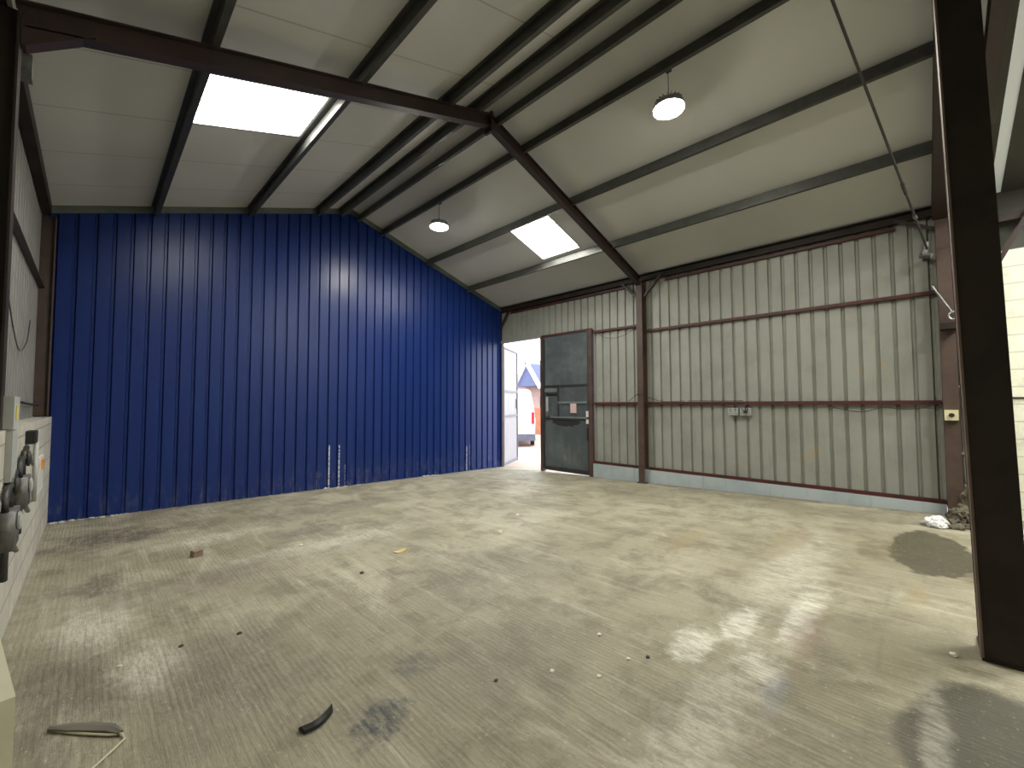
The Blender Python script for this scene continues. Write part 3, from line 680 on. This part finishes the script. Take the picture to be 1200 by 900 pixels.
tag(obj('conduit', b, PALEG, smooth=True), 'vertical grey conduit between the black box and the orange switch', 'pipe')
def meter(y, z, s, lb):
    t = thing('gas_meter', lb, 'meter', (.2, y, z), 'grey meter and valve assemblies on the left plinth')
    X = .175
    b = BM(); box(b, X, X+.06*s, y-.15*s, y+.15*s, z, z+.22*s); bevel(b, .015*s, 3); obj('case', b, GREYM, t, True)
    b = BM(); lathe(b, [(.045*s, 0), (.055*s, .006), (.055*s, .015*s), (.03*s, .022*s)], (X+.06*s, y, z+.15*s), 20, 'X'); obj('dial', b, PALEG, t)
    b = BM(); tube(b, [(X+.02, y-.09*s, z+.2*s), (X+.02, y-.09*s, z+.30*s), (X+.02, y, z+.35*s), (X+.02, y+.2*s, z+.36*s), (X+.02, y+.3*s, z+.42*s)], .018*s, 10); obj('pipe', b, DGREY, t, True)
    b = BM(); tube(b, [(X+.02, y+.11*s, z+.2*s), (X+.02, y+.11*s, z+.40*s)], .016*s, 10); obj('pipe', b, DGREY, t, True)
    b = BM(); tube(b, [(X+.02, y, z+.02), (X+.015, y+.03, z-.10*s), (X+.012, y+.08, z-.22*s)], .018*s, 10); obj('pipe', b, DGREY, t, True)
    b = BM(); lathe(b, [(.05*s, 0), (.06*s, .01), (.06*s, .02), (.02, .03)], (X+.03, y+.15*s, z+.34*s), 20, 'X'); obj('valve', b, DGREY, t, True)
    b = BM(); tube(b, [(X+.05, y+.15*s, z+.34*s), (X+.055, y+.32*s, z+.27*s)], [.012, .008], 8); obj('lever', b, GREYM, t)
    b = BM(); tube(b, [(X+.03, y+.1*s, z-.0), (X+.045, y+.26*s, z-.09*s)], [.02, .014], 8); obj('spout', b, GREYM, t)
meter(-3.75, .84, 1.0, 'upper grey meter with dark pipework on the block plinth')
meter(-4.45, .70, 1.05, 'lower grey meter nearest the left edge of the photo')
cable([(.02, -3.0, 2.55), (.03, -2.7, 2.3), (.03, -2.2, 2.15), (.03, -1.6, 2.3), (.02, -1.2, 2.6)], 'thin cable drooping across the pale left wall', .005)
cable([(.06, -4.05, 1.64), (.05, -3.0, 1.66), (.05, -1.8, 1.62), (.05, -.3, 1.60)], 'dark cable running just above the left plinth', .014, BLACK)
b = BM(); box(b, .0, .20, -4.32, -4.22, 3.86, 4.02); bevel(b, .01); tag(obj('beam_clamp', b, GREYM), 'small grey clamp near the top of the left column', 'clamp')

# ------------------------------------------------------------------ things on the floor
# cream board leaning on the left wall
b = BM(); ext(b, rect(.07, .5), (.35, -6.15, .25), (.212, -5.25, .25), (0, 0, 1)); bevel(b, .006, 2)
tag(obj('board', b, CREAMP), 'thick cream painted board standing on edge at the lower left corner', 'board')
def ground(x, y, dz=0): return Vector((x, y, fz(x, y)+dz))
# black strip of tyre
b = BM(); pts = []; n = 14
for k in range(n+1):
    s = k/n; x = 1.32+.16*s; y = -6.41+.03*s*s-.018*math.sin(math.pi*s); pts.append((x, y, .5+.5*math.sin(math.pi*min(1, (1-s)*1.2+.1)), s))
rg = []
for x, y, w_, s in pts:
    hw = .026*(1-.75*s)
    nrm = Vector((-.25, .97, 0))
    c = ground(x, y, .004)
    rg.append([b.verts.new(c-nrm*hw), b.verts.new(c+nrm*hw), b.verts.new(c+nrm*hw*.9+Vector((0, 0, .012+.026*s))), b.verts.new(c+Vector((0, 0, .028+.012*s))), b.verts.new(c-nrm*hw*.9+Vector((0, 0, .016)))])
for A, B in zip(rg, rg[1:]):
    for k in range(5): b.faces.new((A[k], A[(k+1) % 5], B[(k+1) % 5], B[k]))
b.faces.new(rg[0]); b.faces.new(rg[-1][::-1])
tag(obj('rubber_strip', b, BLACK), 'curved black piece of rubber lying on the near floor', 'debris')
# flat bent grey trunking with a cream wire
t = thing('cable_trunking', 'bent grey flat strip with a cream wire tail on the near floor', 'debris', ground(.6, -5.66))
b = BM(); P = [ground(.455, -5.50, .012), ground(.53, -5.575, .014), ground(.60, -5.645, .016), ground(.665, -5.72, .016), ground(.70, -5.79, .012)]
rg = []
for i, p in enumerate(P):
    hw = (.012, .024, .027, .024, .012)[i]; nr = Vector((.70, .68, 0)).normalized()
    rg.append([b.verts.new(p-nr*hw-Vector((0, 0, .008))), b.verts.new(p+nr*hw-Vector((0, 0, .008))), b.verts.new(p+nr*hw+Vector((0, 0, .006))), b.verts.new(p+Vector((0, 0, .012))), b.verts.new(p-nr*hw+Vector((0, 0, .006)))])
for A, B in zip(rg, rg[1:]):
    for k in range(5): b.faces.new((A[k], A[(k+1) % 5], B[(k+1) % 5], B[k]))
b.faces.new(rg[0]); b.faces.new(rg[-1][::-1])
obj('strip', b, paint('dusty grey strip', (.13, .12, .095), .6), t)
b = BM(); tube(b, [ground(.47, -5.53, .008), ground(.57, -5.66, .009), ground(.66, -5.765, .01), ground(.705, -5.80, .01), ground(.71, -5.85, .01), ground(.66, -5.905, .008), ground(.60, -5.97, .008), ground(.57, -6.03, .008), ground(.55, -6.08, .008)], .005, 6)
obj('wire', b, CREAMP, t)
# crumpled white bag
def lump(c, sx, sy, sz, seed, amp=.35, sub=3, fr=3.0):
    b = BM(); bmesh.ops.create_icosphere(b, subdivisions=sub, radius=1)
    for v in b.verts:
        n_ = v.co.normalized(); k = 1+amp*noise.noise(n_*fr+Vector((seed, seed*.7, 0)))+amp*.7*abs(noise.noise(n_*fr*2.3+Vector((0, seed, 3))))
        v.co = Vector((n_.x*sx*k, n_.y*sy*k, max(n_.z*sz*k, -sz*.55)+sz*.55)) + Vector(c)
    return b
b = lump(ground(8.0, -8.73), .125, .10, .08, 2.2, .35, 4, 2.0)
m_, nt_, bs_ = newmat('white plastic film'); bs_.inputs['Base Color'].default_value = (.72, .74, .76, 1); bs_.inputs['Roughness'].default_value = .3
bump(nt_, bs_, noi(nt_, coords(nt_), 14, 4, .6, 1.2), .9, .03)
tag(obj('plastic_bag', b, m_), 'crumpled white plastic bag at the foot of the corner column', 'plastic bag')
# rubble heap in the corner
RUB = paint('grey brown rubble', (.13, .11, .075), .9, c2=(.05, .045, .03), sc=9, bmp=.4)
b = BM(); rr = random.Random(3)
def addlump(bb, c, s, seed, sub=2, amp=.5):
    q = lump(c, s[0], s[1], s[2], seed, amp, sub); me = bpy.data.meshes.new('tmp'); q.to_mesh(me); q.free(); bb.from_mesh(me); bpy.data.meshes.remove(me)
addlump(b, ground(8.55, -9.0), (.36, .12, .10), 5.1, 4)
addlump(b, ground(8.78, -9.05), (.14, .12, .28), 6.3, 4)
for k in range(60):
    x = rr.uniform(7.95, 8.85); y = rr.uniform(-9.05, -8.86); s = rr.uniform(.015, .05)
    h = .2*max(0, (x-8.2)/.6)*rr.random() if y < -8.92 else 0
    addlump(b, ground(x, y, h), (s, s*rr.uniform(.7, 1.2), s*.8), k*1.3, 1, .4)
tag(obj('rubble', b, RUB), 'heap of grey-brown rubble in the far right corner', 'rubble', kind='stuff')
WST = paint('chalky stone', (.70, .66, .54), .8, var=.15, sc=20); DST = paint('dark stone', (.05, .045, .04), .8, sc=20)
BRK = paint('brown brick scrap', (.24, .17, .13), .8, sc=20); YLF = paint('dry yellow leaf', (.62, .47, .18), .7, sc=20)
b = BM(); c = ground(1.39, -3.03); ext(b, rect(.085, .06), c+Vector((-.04, 0, .035)), c+Vector((.045, .02, .032)), (0, 0, 1)); bevel(b, .012, 2)
for v in b.verts: v.co += Vector((noise.noise(v.co*20), noise.noise(v.co*23), 0))*.012
tag(obj('brick_scrap', b, BRK), 'small brown lump of brick on the floor before the blue wall', 'debris')
b = BM(); c = ground(2.99, -4.48, .004); vs = []
for k in range(10):
    a_ = 2*math.pi*k/10; vs.append((c+Vector((math.cos(a_)*.085+.0, math.sin(a_)*.035, .012*math.cos(2*a_)+.01))))
top = [b.verts.new(v) for v in vs]; bot = [b.verts.new(v-Vector((0, 0, .004))) for v in vs]; b.faces.new(top); b.faces.new(bot[::-1])
for k in range(10): b.faces.new((top[k], top[(k+1) % 10], bot[(k+1) % 10], bot[k]))
tag(obj('leaf', b, YLF), 'dry yellow leaf on the floor in front of the blue wall', 'leaf')
CH = [(4.24, -4.77, .035, WST, 'pale stone chip nearest the middle of the floor'), (2.53, -7.0, .016, WST, 'oval pale chip left of the cluster on the near floor'),
    (3.06, -6.99, .018, WST, 'pale chip highest in the near cluster of three'), (2.95, -7.27, .014, WST, 'pale chip in the near cluster beside the dark pebble'),
    (2.68, -7.23, .015, WST, 'pale chip lowest in the near cluster'), (2.24, -6.82, .014, DST, 'dark pebble alone on the near middle floor'),
    (1.02, -5.05, .016, DST, 'dark pebble between the cream board and the brick lump'), (.72, -5.05, .014, WST, 'white chip near the cream board'),
    (2.42, -4.75, .022, DST, 'dark pebble below the dry yellow leaf'), (1.33, -5.15, .018, DST, 'dark pebble above the grey trunking strip'),
    (3.05, -7.35, .015, DST, 'dark pebble at the edge of the pale worn patch'), (4.35, -8.72, .025, WST, 'white scrap beside the foot of the near post'),
    (2.3, -3.45, .022, WST, 'pale chip in front of the blue wall, right of the brick lump'), (5.0, -4.35, .03, WST, 'pale chip far out in the middle, towards the doorway')]
for x, y, s, m, lb in CH:
    tag(obj('pebble', lump(ground(x, y), s*.95, s*.75, s*.5, x*3.1, .35, 2), m), lb, 'pebble', 'small chips and pebbles scattered on the floor')
# crumbs of plaster along the foot of the blue wall
b = BM(); rr = random.Random(8)
for k in range(46):
    x = rr.choice([rr.uniform(.2, 1.0), rr.uniform(3.8, 4.7), rr.uniform(6.2, 6.6)]); y = -rr.uniform(.05, .14); s = rr.uniform(.008, .03)
    addlump(b, ground(x, y), (s*1.4, s, s*.7), k*.9, 1, .4)
tag(obj('plaster_crumbs', b, paint('pale plaster crumbs', (.5, .5, .47), .9, sc=20)), 'pale plaster crumbs along the foot of the blue wall', 'debris', kind='stuff')
# items right of the near post
b = BM(); box(b, 6.0, 6.2, -9.19, -9.06, .045, .47); bevel(b, .01); tag(obj('crate', b, paint('dull green box', (.05, .06, .04), .7)), 'dark upright box on the floor just right of the near post', 'box')
b = BM(); tube(b, [(8.918, -9.3, 1.66), (8.918, -9.9, 1.655), (8.918, -13.5, 1.66)], .011); tag(obj('cable', b, BLACK), 'dark cable running level across the cream blockwork', 'cable')
b = BM(); c = ground(4.78, -9.03, .035); ext(b, rect(.07, .03), c, c+Vector((.25, -.06, .01)), (0, 0, 1)); bevel(b, .004)
tag(obj('offcut', b, WHITEP), 'white offcut lying behind the foot of the near post', 'debris')
# repeated small fixings become parts of their own
def split(o, name):
    b = bmesh.new(); b.from_mesh(o.data); left = set(b.verts); groups = []
    while left:
        st = [left.pop()]; g_ = list(st)
        while st:
            v = st.pop()
            for e in v.link_edges:
                w_ = e.other_vert(v)
                if w_ in left: left.remove(w_); st.append(w_); g_.append(w_)
        groups.append(g_)
    for g_ in groups:
        n_ = bmesh.new(); mp = {}
        for v in g_: mp[v] = n_.verts.new(v.co)
        for f in {f for v in g_ for f in v.link_faces}: n_.faces.new([mp[v] for v in f.verts])
        me = bpy.data.meshes.new(name); n_.normal_update(); n_.to_mesh(me); n_.free(); me.materials.append(o.data.materials[0])
        q = bpy.data.objects.new(name, me); COL.objects.link(q); q.parent = o.parent
    b.free(); bpy.data.objects.remove(o)
for o in [o for o in bpy.data.objects if o.name.split('.')[0] in ('clip', 'apex_bolts', 'anchor_bolts', 'cooling_fins')]:
    split(o, {'clip': 'rail_clip', 'apex_bolts': 'bolt', 'anchor_bolts': 'anchor_bolt', 'cooling_fins': 'cooling_fin'}[o.name.split('.')[0]])
for o in [o for o in bpy.data.objects if o.name.split('.')[0] == 'socket_outlet']: split(o, 'socket_outlet')
# pieces of parts sit one level deeper
def deeper(child, part):
    for o in [o for o in bpy.data.objects if o.name.split('.')[0] == child and o.parent is not None and o.parent.parent is None]:
        c_ = [q for q in o.parent.children if q.name.split('.')[0] == part]
        if c_:
            w_ = min(c_, key=lambda q: (sum((v.co for v in q.data.vertices), Vector())/len(q.data.vertices)-sum((v.co for v in o.data.vertices), Vector())/len(o.data.vertices)).length)
            o.parent = w_
for ch, pa in (('anchor_bolt', 'base_plate'), ('bolt', 'apex_plate'), ('cooling_fin', 'housing'), ('rail_clip', 'bar'), ('socket_outlet', 'face_plate'), ('switch', 'face_plate'),
               ('dial', 'case'), ('lever', 'valve'), ('knob', 'case'), ('warning_label', 'board'), ('door_handle', 'body'), ('door_seam', 'body'), ('number_plate', 'bumper'), ('window', 'wall')):
    deeper(ch, pa)
for o in list(bpy.data.objects):
    if '_w' in o: del o['_w']
